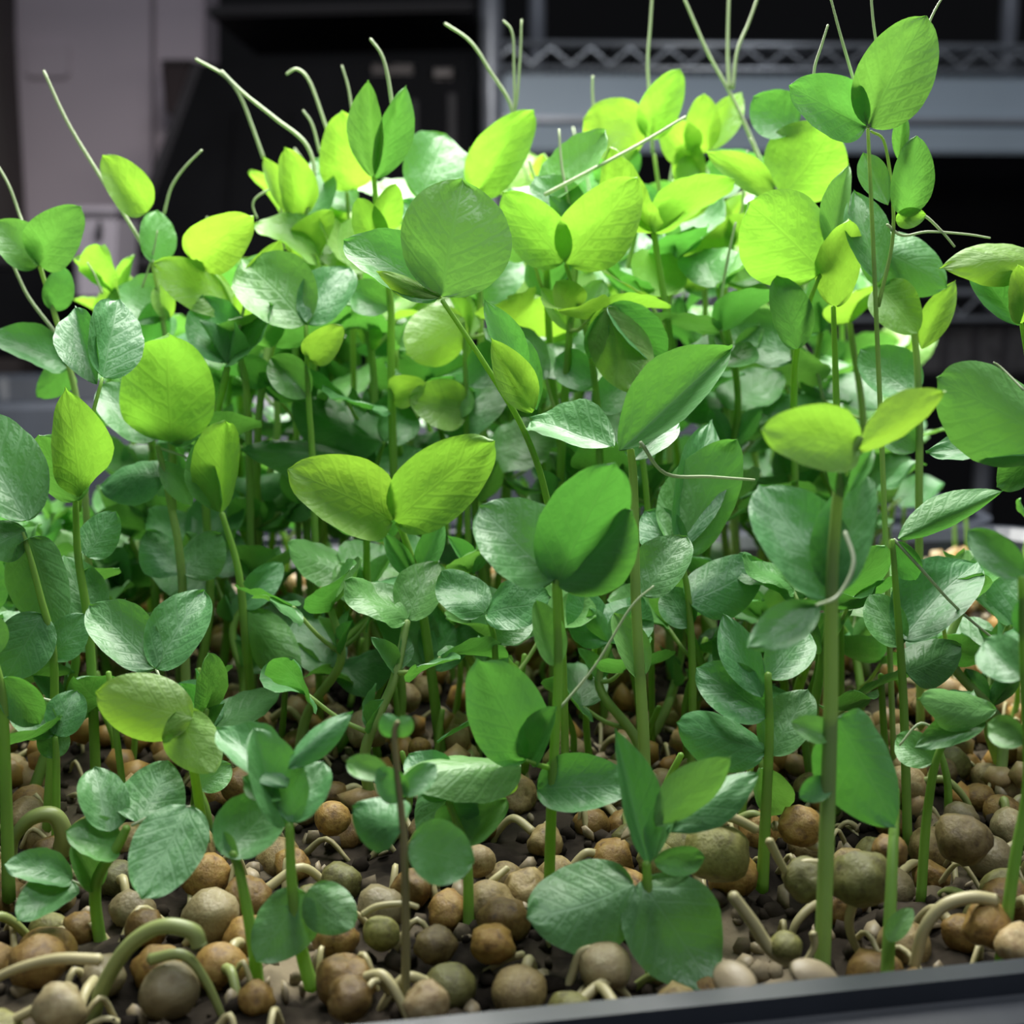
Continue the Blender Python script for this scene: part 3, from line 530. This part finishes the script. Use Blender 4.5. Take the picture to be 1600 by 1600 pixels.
H.append(hero('tallest pea shoot at upper right with two cool green wing-like leaves', 0.290,
  [([(1400, 0), (1382, 800), (1372, 560), (1362, 330), (1356, 200)], 12, M_STEML), ([(1372, 480), (1396, 360), (1384, 230), (1360, 204)], 8, M_STEML)],
  [(1358, 198, 1446, 28, 108, 'g', 'c', 8, -.004), (1352, 198, 1236, 134, 84, 'g', 'c', 20, -.004), (1404, 250, 1412, 172, 24, 'g', 'f', 0, 0), (1414, 335, 1432, 214, 60, 'g', 'c', 10, -.004), (1388, 320, 1350, 240, 42, 'b', 'f', 0, .006), (1400, 345, 1446, 335, 30, 'y', 'c', 0, -.002), (1372, 440, 1335, 300, 62, 'b', 'c', 10, .012)],
  [([(1356, 200), (1330, 112), (1312, 50), (1296, -10)], 8), ([(1352, 200), (1280, 150), (1272, 112), (1284, 70), (1294, 38)], 8), ([(1358, 200), (1372, 110), (1364, 30), (1360, -20)], 8), ([(1420, 130), (1448, 46), (1462, 14), (1474, -6)], 7), ([(1410, 340), (1440, 335), (1470, 360), (1492, 386)], 8), ([(1385, 350), (1410, 368), (1450, 362), (1510, 366), (1548, 372)], 7)]))
H.append(hero('pea shoot at right with a shaded blue-green leaf bending over', 0.315,
  [([(1440, 0), (1436, 820), (1436, 640), (1425, 500), (1390, 400), (1352, 382)], 17, M_STEML)],
  [(1348, 382, 1480, 440, 88, 'b', 'S', 20, -.006), (1372, 448, 1432, 520, 70, 'y', 'c', 0, -.008), (1440, 545, 1492, 440, 44, 'y', 'c', 0, -.002), (1432, 620, 1350, 560, 74, 'b', 's', 20, .012), (1436, 700, 1380, 660, 56, 'g', 'c', 0, .006)], []))
H.append(hero('pea shoot cut by the right edge with a glowing leaf and two pale folded ones', 0.290,
  [([(1640, 0), (1625, 800), (1610, 600), (1596, 505)], 15)],
  [(1640, 402, 1482, 408, 64, 'y', 'S', 25, -.004), (1592, 508, 1510, 402, 60, 'b', 'f', 15, .004), (1598, 505, 1590, 415, 46, 'y', 'c', 20, -.004)], []))
H.append(hero('pea shoot at the right edge with a very broad flat green leaf', 0.245,
  [([(1680, 0), (1670, 1000), (1655, 800), (1645, 690)], 18)],
  [(1650, 690, 1468, 592, 136, 'g', 'v', 20, -.006), (1650, 695, 1450, 706, 66, 'b', 'c', 40, .012), (1650, 700, 1560, 760, 60, 'b', 'c', 20, .008)],
  [([(1600, 610), (1565, 575, .004), (1552, 566, .004)], 6)]))
H.append(hero('pea shoot at right with one long lance-like leaf and a straight descending tendril', 0.258,
  [([(1420, 0), (1412, 1100), (1402, 950), (1394, 842)], 20)],
  [(1404, 842, 1566, 768, 50, 'g', 'F', 20, .002), (1400, 846, 1430, 905, 42, 'b', 'c', 0, .004), (1410, 1000, 1525, 880, 104, 'b', 'c', 20, .012), (1408, 1010, 1360, 930, 60, 'g', 'c', 0, .008), (1414, 1050, 1500, 1010, 74, 'b', 'v', 10, .006)],
  [([(1396, 842), (1440, 890), (1490, 945), (1545, 992), (1610, 1040)], 9)]))
H.append(hero('pea shoot at lower right with a bright horizontal leaf tilted over a dull one', 0.235,
  [([(1440, 0), (1450, 1260), (1475, 1160), (1545, 1110)], 22)],
  [(1556, 1108, 1436, 1092, 62, 'g', 'v', 25, -.006), (1540, 1128, 1430, 1168, 48, 'b', 'c', 20, -.004), (1460, 1190, 1402, 1150, 56, 'g', 'c', 0, .006), (1470, 1170, 1520, 1080, 70, 'b', 'c', 0, .012)],
  [([(1480, 1160), (1440, 1130), (1405, 1165)], 9)]))
H.append(hero('thick bare-stemmed pea shoot standing by the rim at lower right', 0.200, [([(1386, 0), (1392, 1400, .006), (1398, 1270, .014), (1400, 1230, .016)], 30)], [(1388, 1470, 1425, 1420, 34, 'g', 'c', 0, .002)], []))
H.append(hero('leaning pea shoot at the right edge near an arched pale root', 0.205, [([(1560, 0), (1585, 1350), (1606, 1220), (1600, 1050), (1596, 900)], 28)], [(1600, 1060, 1540, 1000, 70, 'b', 'c', 0, .01), (1600, 1000, 1660, 930, 80, 'b', 'c', 0, 0), (1598, 900, 1515, 830, 56, 'b', 'c', 0, .006), (1602, 1160, 1545, 1130, 50, 'g', 'c', 0, .006)], []))
H.append(hero('pea shoot right of centre with dull blue leaves half hidden by the thick stem', 0.240,
  [([(1192, 0), (1196, 1280), (1202, 1150), (1200, 1050)], 26)],
  [(1195, 1175, 1060, 1130, 84, 'b', 'v', 20, -.004), (1198, 1120, 1090, 1045, 84, 'b', 'c', 10, .006), (1204, 1180, 1262, 1080, 80, 'b', 'c', -15, .006), (1200, 1060, 1260, 985, 70, 'b', 'c', 0, .01), (1188, 1200, 1225, 1270, 60, 'g', 'c', 0, .006), (1190, 1090, 1130, 960, 60, 'b', 'c', 0, .008)], []))
H.append(hero('short pea shoot right of centre with dark leaves under the pale tall leaf', 0.285,
  [([(1080, 0), (1082, 1060), (1075, 930), (1060, 860)], 18)],
  [(1062, 862, 1150, 690, 110, 'g', 'v', 20, .008), (1062, 870, 1010, 800, 70, 'b', 'c', 0, .008), (1075, 940, 1190, 880, 92, 'b', 'v', 15, .004), (1078, 980, 1040, 920, 56, 'b', 'c', 0, .006), (1060, 860, 1110, 660, 80, 'b', 'c', 20, .02)], []))
H.append(hero('pea shoot behind the round top leaf with a hanging bright yellow leaf', 0.310,
  [([(1020, 0), (1012, 800), (985, 620), (960, 520), (944, 482)], 13)],
  [(942, 482, 1002, 612, 90, 'y', 'v', -5, -.006), (948, 480, 1034, 570, 56, 'b', 'f', -30, .004), (946, 485, 920, 560, 34, 'g', 'f', 0, .004)], []))
H.append(hero('pea shoot at centre carrying a bright leaf just below the big shaded leaf', 0.345,
  [([(735, 0), (730, 760), (728, 620), (724, 500)], 14)],
  [(724, 496, 636, 552, 88, 'y', 'v', 0, -.008), (728, 600, 690, 650, 60, 'g', 'c', 0, 0), (730, 640, 640, 620, 76, 'y', 'c', 10, -.006), (730, 600, 790, 540, 60, 'b', 'c', 0, .01), (700, 680, 780, 590, 92, 'b', 'c', 20, .014)], []))
H.append(hero('pea shoot left of centre with a long pale leaf lying level under the glowing pair', 0.350,
  [([(570, 0), (575, 800), (585, 740), (600, 690)], 14)],
  [(602, 692, 460, 622, 92, 'b', 'v', 30, .01), (600, 690, 640, 640, 60, 'b', 'c', 0, .01), (590, 720, 380, 690, 60, 'b', 'S', 30, -.01), (585, 740, 530, 660, 50, 'b', 'c', 0, .008)], []))
H.append(hero('mid-row pea shoot with a crinkled pale leaf left of the dark folded leaf', 0.275,
  [([(770, 0), (775, 1100), (772, 1000), (760, 960)], 17)],
  [(760, 960, 860, 935, 74, 'b', 'w', 30, -.004), (756, 958, 690, 895, 70, 'b', 'w', 30, .004), (772, 1000, 830, 960, 50, 'b', 'c', 0, .006)], []))
# ---------------------------------------------------------------- crowd of shoots filling the rows behind
def filler(a, b, topy, seed, label, group, low=0.42):
    rnd = random.Random(seed); p = tray_pt(a, b, SOIL - 0.003); px0, py0 = pix(p)
    top = at(px0 + rnd.uniform(-60, 60), topy, p.y + rnd.uniform(-0.012, 0.012)); hgt = max(0.022, top.z - p.z); top.z = p.z + hgt
    pl = empty('pea_shoot', p); tag(pl, label, 'pea shoot', group)
    m1 = p.lerp(top, 0.35) + Vector((rnd.uniform(-1, 1), rnd.uniform(-1, 1), 0)) * 0.005; m2 = p.lerp(top, 0.7) + Vector((rnd.uniform(-1, 1), rnd.uniform(-1, 1), 0)) * 0.006
    path = catmull([p, m1, m2, top], 8); v, f = tube_geo(path, 0.0013, 0.0008, 7)
    mesh_obj('stem', pydata('stem', [q - p for q in v], f, rnd.choice([M_STEM, M_STEML, M_STEM])), pl)
    nn = max(2, int(hgt * (1 - low) / 0.019)); ang = rnd.uniform(0, 6.3)
    for k in range(nn + 1):
        t = low + (1 - low) * k / nn; q = path[min(len(path) - 1, int(t * (len(path) - 1)))]; ang += 2.5 + rnd.uniform(-0.5, 0.5)
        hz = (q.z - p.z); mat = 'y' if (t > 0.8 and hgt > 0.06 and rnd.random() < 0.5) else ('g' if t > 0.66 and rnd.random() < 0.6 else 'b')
        dirv = Vector((math.cos(ang), math.sin(ang), 0)); size = 0.0125 + 0.0075 * min(1, hgt / 0.1) * rnd.uniform(0.6, 1.1)
        up = 0.9 if k == nn else rnd.uniform(0.15, 0.6)
        pet = q + dirv * rnd.uniform(0.006, 0.013) + Vector((0, 0, rnd.uniform(0.003, 0.012)))
        if k < nn: 
            vv, ff = tube_geo(catmull([q, (q + pet) / 2 + Vector((0, 0, -0.001)), pet], 3), 0.0006, 0.0004, 5); pet_o = mesh_obj('petiole', pydata('petiole', [x - p for x in vv], ff, M_STEML), pl)
        else: pet = q
        sub_ = pet_o if k < nn else None
        side = Vector((-dirv.y, dirv.x, 0))
        for s in (-1, 1):
            d = (dirv * rnd.uniform(0.2, 0.7) + side * s * rnd.uniform(0.6, 1.0) + Vector((0, 0, up + rnd.uniform(-0.45, 0.3)))).normalized()
            n = Vector((rnd.uniform(-.3, .3), rnd.uniform(-.3, .3), 1)) - dirv * 0.5
            leaf_at(pl, pet, pet + d * size * rnd.uniform(0.85, 1.15), size * rnd.uniform(0.72, 0.98), n, mat, rnd.choice('ccvosaAw'), 'leaf', rnd.randrange(4)).parent = sub_ or pl
        if rnd.random() < 0.6:
            for s in (-1, 1):
                d = (side * s * 0.5 + dirv * -0.2 + Vector((0, 0, 0.8))).normalized(); leaf_at(pl, q, q + d * size * 0.7, size * 0.32, dirv, mat, 'f', 'stipule', rnd.randrange(4))
        if k >= nn - 1 and rnd.random() < 0.22 and hgt > 0.07:
            e = pet; pts = [e]; dd = (dirv * 0.4 + Vector((rnd.uniform(-.3, .3), 0, 0.9))).normalized()
            for j in range(3): dd = (dd + Vector((rnd.uniform(-.35, .35), rnd.uniform(-.2, .2), 0))).normalized(); pts.append(pts[-1] + dd * 0.009)
            vv, ff = tube_geo(catmull(pts, 4), 0.0005, 0.0003, 5); mesh_obj('tendril', pydata('tendril', [x - p for x in vv], ff, M_TEND), pl).parent = sub_ or pl
    return pl
rnd = random.Random(5); spots = []; tries = 0
heroes_xy = [h.location.copy() for h in H]
while len(spots) < 122 and tries < 9000:
    tries += 1
    a = rnd.uniform(-0.25, 0.25); b = rnd.uniform(0.012, TD - 0.015); p = tray_pt(a, b, SOIL); px, py = pix(p)
    if not -130 < px < 1730: continue
    if p.y > 0.31 and px > 1385: continue
    dens = ((0.02 if p.y < 0.235 else 0.16) if px < 800 else 0) if p.y < 0.27 else ((0.9 if px > 850 else 0.5) if p.y < 0.33 else 1.0)
    if rnd.random() > dens: continue
    if any((p - q).length < 0.0125 for q in [s[2] for s in spots]) or any((p - q).length < 0.011 for q in heroes_xy): continue
    if p.y < 0.27: ty = py - rnd.uniform(110, 190); 
    elif p.y < 0.33: ty = py - rnd.uniform(150, 330)
    else: ty = py - rnd.uniform(70, 170) if (px < 200 or px > 1385) else (rnd.uniform(470, 640) if px < 420 else (rnd.uniform(290, 560) if px < 1300 else rnd.uniform(480, 660))) if rnd.random() < 0.8 else py - rnd.uniform(120, 260)
    spots.append((a, b, p, ty, px))
ORD = 'first second third fourth fifth sixth seventh eighth ninth tenth eleventh twelfth thirteenth fourteenth fifteenth sixteenth seventeenth eighteenth nineteenth twentieth'.split()
ORD += ['twenty-' + o for o in ORD[:9]] + ['thirtieth'] + ['thirty-' + o for o in ORD[:9]]
spots.sort(key=lambda s: s[4]); seen = {}
for i, (a, b, p, ty, px) in enumerate(spots):
    third = 'left' if px < 530 else ('middle' if px < 1070 else 'right')
    rowp = 'front' if p.y < 0.27 else ('centre' if p.y < 0.36 else 'rear')
    n = seen.get((rowp, third), 0); seen[(rowp, third)] = n + 1
    size = 'tall' if pix(p)[1] - ty > 420 else ('middling' if pix(p)[1] - ty > 230 else 'short')
    filler(a, b, ty, 1000 + i, f'{size} crowded pea shoot in the {rowp} rows, {ORD[n]} from left in the {third} third', f'crowded shoots, {rowp} {third}')
# ---------------------------------------------------------------- pea seeds
def seed_mesh(k, mat):
    bm = bmesh.new(); bmesh.ops.create_icosphere(bm, subdivisions=3, radius=1.0); off = Vector((k * 7.3, k * 3.1, k * 1.7))
    dent = Vector((math.cos(k * 2.1), math.sin(k * 2.1), 0.5)).normalized()
    for q in bm.verts:
        n = q.co.normalized(); d = 1 + (0.08 if k < 2 else 0.17) * noise.noise(n * 1.6 + off) + (0.02 if k < 2 else 0.075) * noise.noise(n * 5 + off)
        d -= (0.0 if k < 2 else 0.22) * max(0, n.dot(dent) - 0.75) / 0.25
        if k >= 4: d -= 0.22 * max(0, 1 - abs(n.dot(dent.cross(Vector((0, 0, 1))).normalized())) / 0.10)     # split into two halves
        q.co = n * d; q.co.z *= 0.9
    me = bpy.data.meshes.new('pea_seed'); bm.to_mesh(me); bm.free(); me.polygons.foreach_set('use_smooth', [True] * len(me.polygons)); me.materials.append(SEED[mat]); return me
seed_meshes = {(k, m): seed_mesh(k, m) for k in range(6) for m in range(5)}
from mathutils import Euler
def seed(loc, r, k, m, label, group, roots=(), rot=None):
    o = empty('pea_seed', loc); tag(o, label, 'pea seed', group)
    rot = rot or (rnd.uniform(-.6, .6), rnd.uniform(-.6, .6), rnd.uniform(0, 6.3))
    mesh_obj('seed_body', seed_meshes[(k, m)], o, Matrix.Translation(loc) @ Euler(rot).to_matrix().to_4x4() @ Matrix.Scale(r, 4))
    for pts, r0, r1, mt in roots: tube('root', pts, r0, r1, mt, o, 8, 7)
    return o
def hseed(px, py, z, rpx, k, m, label, roots=()):
    rr = [([at(x[0], x[1], z + (x[2] if len(x) > 2 else 0)) for x in pts], w0 / 2 * z / F, w1 / 2 * z / F, mt) for pts, w0, w1, mt in roots]
    return seed(at(px, py, z), rpx * z / F, k, m, label, 'germinating pea seeds on the soil', rr)
HS = [
 hseed(328, 1432, 0.222, 50, 0, 4, 'smooth grey-tan pea seed standing proud at lower left', ),
 hseed(265, 1548, 0.197, 52, 0, 4, 'smooth grey pea seed under two arched green roots at bottom left', [([(140, 1610), (160, 1545), (200, 1480), (250, 1448), (300, 1455), (312, 1480)], 24, 30, M_ROOTG), ([(230, 1500), (285, 1492), (320, 1530), (352, 1600)], 22, 13, M_ROOTG)]),
 hseed(82, 1335, 0.245, 34, 2, 1, 'wrinkled ochre pea seed inside a fat curled root at left', [([(88, 1355), (100, 1310, -.002), (85, 1275, -.003), (50, 1278, -.004), (22, 1310, -.004), (18, 1345, -.004)], 36, 16, M_ROOTG)]),
 hseed(95, 1575, 0.19, 46, 3, 4, 'flattened muddy pea seed with pale roots in the bottom left corner', [([(160, 1500), (90, 1498), (30, 1512), (-20, 1535)], 22, 14, M_ROOT), ([(110, 1560), (60, 1575), (10, 1598), (-30, 1610)], 22, 14, M_ROOT)]),
 hseed(402, 1560, 0.197, 34, 3, 1, 'ochre pea seed clasping the base of the round-leaved shoot'),
 hseed(520, 1278, 0.252, 30, 1, 1, 'round yellow pea seed between dark leaves left of centre'),
 hseed(596, 1458, 0.213, 32, 0, 2, 'smooth greenish pea seed beneath a thin pale root', [([(565, 1430), (590, 1416), (630, 1412), (655, 1418)], 13, 9, M_ROOT)]),
 hseed(680, 1478, 0.21, 36, 3, 0, 'tan pea seed left of a split ochre one near the front'),
 hseed(770, 1475, 0.208, 38, 4, 1, 'split ochre pea seed lying near the front rim at centre', [([(820, 1490), (790, 1500), (755, 1520)], 14, 10, M_ROOT)]),
 hseed(748, 1345, 0.236, 30, 0, 3, 'pale round pea seed beside a straight white root', [([(735, 1405, -.004), (765, 1380, -.006), (795, 1355, -.004)], 14, 12, M_ROOT)]),
 hseed(632, 1090, 0.325, 27, 0, 3, 'pale cream pea seed showing behind the leaning green stem'),
 hseed(572, 1140, 0.30, 34, 3, 4, 'large brownish pea seed left of the leaning green stem'),
 hseed(655, 1168, 0.292, 19, 1, 1, 'small bright yellow pea seed at the foot of the leaning green stem'),
 hseed(945, 1510, 0.203, 46, 0, 4, 'grey-tan pea seed under the big dark leaves by the rim', [([(880, 1560), (895, 1520), (905, 1490), (925, 1480)], 16, 12, M_ROOT)]),
 hseed(1120, 1330, 0.228, 54, 3, 2, 'large ochre-olive pea seed right of the dark centre leaves', [([(1110, 1275), (1145, 1278), (1185, 1298)], 18, 16, M_ROOT)]),
 hseed(1250, 1290, 0.240, 38, 2, 1, 'orange-brown pea seed behind the thick pale stem', [([(1205, 1290), (1235, 1295), (1265, 1320), (1285, 1325)], 18, 14, M_ROOT)]),
 hseed(1345, 1372, 0.215, 52, 2, 2, 'big olive pea seed between two thick stems at right', [([(1372, 1340), (1345, 1385), (1327, 1435), (1335, 1475), (1358, 1508)], 24, 9, M_ROOT)]),
 hseed(1260, 1375, 0.218, 40, 3, 2, 'dull olive pea seed left of the thick pale stem', [([(1200, 1310), (1215, 1340), (1232, 1370)], 16, 12, M_ROOT), ([(1285, 1350), (1255, 1350), (1232, 1375)], 18, 14, M_ROOT)]),
 hseed(1228, 1478, 0.204, 28, 1, 2, 'small olive pea seed under a diagonal pale root at right', [([(1142, 1395), (1175, 1440), (1205, 1485), (1240, 1505)], 20, 26, M_ROOT), ([(1270, 1455), (1272, 1480), (1255, 1508)], 15, 10, M_ROOT)]),
 hseed(1540, 1445, 0.205, 42, 3, 1, 'ochre pea seed beneath a large arched pale root at bottom right', [([(1560, 1408), (1520, 1402), (1475, 1415), (1445, 1450), (1432, 1495), (1428, 1512)], 24, 20, M_ROOT)]),
 hseed(1590, 1475, 0.200, 40, 4, 3, 'split cream pea seed cut by the right edge at the bottom'),
 hseed(1505, 1310, 0.235, 46, 5, 0, 'large mouldy pale pea seed in the shade at right'),
 hseed(665, 1568, 0.186, 40, 3, 3, 'pale papery pea seed pressed against the front rim'),
 hseed(545, 1560, 0.190, 40, 5, 1, 'split rusty pea seed near the bottom left of centre'),
 hseed(1390, 1330, 0.225, 30, 3, 1, 'rough brown pea seed behind the bare thick stem at right'),
]
# loose seed skins by the rim
for (x, y, z, lab) in ((1150, 1538, 0.186, 'curved pale seed skin lying by the front rim'), (1270, 1528, 0.190, 'thin pale seed skin beside the thick stem base'), (1000, 1300, 0.245, 'small pale seed skin under the centre leaves')):
    o = empty('seed_skin', at(x, y, z)); tag(o, lab, 'seed skin', 'loose seed skins'); bm = bmesh.new(); bmesh.ops.create_icosphere(bm, subdivisions=3, radius=0.0042)
    bmesh.ops.delete(bm, geom=[q for q in bm.verts if q.co.z < 0.0010], context='VERTS'); me = bpy.data.meshes.new('skin_shell'); bm.to_mesh(me); bm.free(); me.materials.append(M_COAT); me.polygons.foreach_set('use_smooth', [True] * len(me.polygons))
    s = mesh_obj('skin_shell', me, o); s.scale = (1.0, 0.7, 0.5); s.rotation_euler = (0.5, 0.3, x * 0.01); md = s.modifiers.new('thickness', 'SOLIDIFY'); md.thickness = 0.0004
loose = []
taken = [(h.location.copy(), 0.0055) for h in HS]; count = 0; tries = 0
while count < 300 and tries < 20000:
    tries += 1
    a = rnd.uniform(-0.25, 0.25); b = rnd.uniform(0.006, TD - 0.008) if tries % 5 < 2 else rnd.uniform(0.004, 0.115); p = tray_pt(a, b, 0); px, py = pix(p + Vector((0, 0, SOIL)))
    if not -90 < px < 1690: continue
    r = rnd.uniform(0.0034, 0.0048); p.z = soil_z(a, b) + r * rnd.uniform(0.35, 0.85)
    if any((p.xy - q.xy).length < (r + q2) * 0.78 for q, q2 in taken): 
        if p.y < 0.27 or rnd.random() < 0.9: continue
        p.z += 0.006
    k = rnd.choice((0, 1, 2, 2, 3, 3, 4, 5)); m = rnd.choice((0, 0, 1, 1, 2, 3, 3, 4)) if p.y > 0.27 else rnd.choice((0, 1, 2, 0, 1, 4, 2))
    kind = ['tan', 'ochre', 'olive', 'cream', 'grey-tan'][m]; wh = 'smooth' if k < 2 else ('wrinkled' if k < 4 else 'split')
    row = 'front rows' if p.y < 0.27 else ('middle rows' if p.y < 0.38 else 'rear rows')
    roots = []
    if rnd.random() < 0.45:
        an = rnd.uniform(0, 6.3); d = Vector((math.cos(an), math.sin(an), 0)); l = rnd.uniform(0.7, 1.5)
        roots = [([p + d * r * 0.7 + Vector((0, 0, r * 0.3)), p + d * r * 1.5 * l + Vector((0, 0, r * rnd.uniform(.2, 1.0))), p + d * r * 2.3 * l + Vector((0, 0, -r * .3)), p + d * r * 2.6 * l + Vector((0, 0, -r * 1.3))], 0.00095, 0.0006, rnd.choice([M_ROOT, M_ROOT, M_ROOTG]))]
    so = seed(p, r, k, m, f'{wh} {kind} pea seed of the {row}' + (' with pale root' if roots else ' without root'), f'{wh} {kind} seeds, {row}', roots); loose.append((px, so))
    taken.append((p, r)); count += 1
seen = {}
for px, so in sorted(loose, key=lambda t: t[0]):
    lb = so['label']; n = seen.get(lb, 0); seen[lb] = n + 1; so['label'] = f'{lb}, {ORD[n]} such from left'
# the seeds farthest back, beyond counting, and the litter on the soil
def scatter(name, label, cat, mat, items, kind='stuff'):
    v = []; f = []
    for V, Fc in items:
        o = len(v); v += V; f += [tuple(i + o for i in q) for q in Fc]
    return tag(mesh_obj(name, pydata(name, v, f, mat)), label, cat, kind=kind)
lit = random.Random(77)
def rough(c, r, sq=0.8):
    bm = bmesh.new(); bmesh.ops.create_icosphere(bm, subdivisions=1, radius=1); off = Vector((lit.uniform(0, 90), 0, 0)); V = []
    E = Euler((lit.uniform(0, 6), lit.uniform(0, 6), lit.uniform(0, 6))).to_matrix()
    for q in bm.verts: n = q.co; V.append(c + E @ Vector((n.x, n.y * 0.8, n.z * sq)) * r * (1 + 0.45 * noise.noise(n * 1.7 + off)))
    bm.verts.index_update(); Fc = [tuple(q.index for q in ff.verts) for ff in bm.faces]; bm.free(); return V, Fc
def spot(bmax=TD):
    while True:
        a = lit.uniform(-0.25, 0.25); b = lit.uniform(0.005, bmax - 0.006); p = tray_pt(a, b, 0); px, _ = pix(p)
        if -80 < px < 1680: p.z = soil_z(a, b); return p
scatter('soil_crumbs', 'dark crumbs of soil scattered between the pea seeds', 'soil', M_SOIL, [rough(spot() + Vector((0, 0, 0.0004)), lit.uniform(0.0008, 0.0026)) for _ in range(2600)])
scatter('husk_litter', 'pale torn seed husks littering the soil between the seeds', 'husk litter', M_COAT, [rough(spot() + Vector((0, 0, 0.0008)), lit.uniform(0.0012, 0.0028), 0.25) for _ in range(900)])
far = []
while len(far) < 560:
    p = spot()
    if p.y < 0.275: continue
    far.append(rough(p + Vector((0, 0, lit.uniform(0.001, 0.007))), lit.uniform(0.0032, 0.0046), 0.95))
scatter('far_pea_seeds', 'carpet of tan pea seeds between the stems of the rear rows', 'pea seeds', SEED_FAR[0], far[:280]); scatter('far_ochre_seeds', 'ochre pea seeds mixed into the rear carpet of seeds', 'pea seeds', SEED_FAR[1], far[280:])
fib = []
for _ in range(520):
    p = spot(); an = lit.uniform(0, 6.3); d = Vector((math.cos(an), math.sin(an), 0)); l = lit.uniform(0.004, 0.011)
    fib.append(tube_geo(catmull([p, p + d * l * 0.5 + Vector((0, 0, lit.uniform(0.002, 0.006))), p + d * l + Vector((lit.uniform(-1, 1), lit.uniform(-1, 1), 0)) * 0.002], 4), lit.uniform(0.0004, 0.0009), 0.0004, 5))
scatter('root_fibres', 'thin pale rootlets looping over the soil', 'rootlets', M_ROOT, fib)
sh_ = []
for _ in range(150):
    p = spot(); l = lit.uniform(0.010, 0.032)
    if p.y < 0.26: continue
    sh_.append(tube_geo(catmull([p, p + Vector((lit.uniform(-1, 1) * 0.002, 0, l * 0.5)), p + Vector((lit.uniform(-1, 1) * 0.004, lit.uniform(-1, 1) * 0.003, l))], 4), 0.0009, 0.0006, 6))
scatter('young_sprouts', 'short bare green sprouts just rising between the seeds', 'sprouts', M_STEM, sh_)
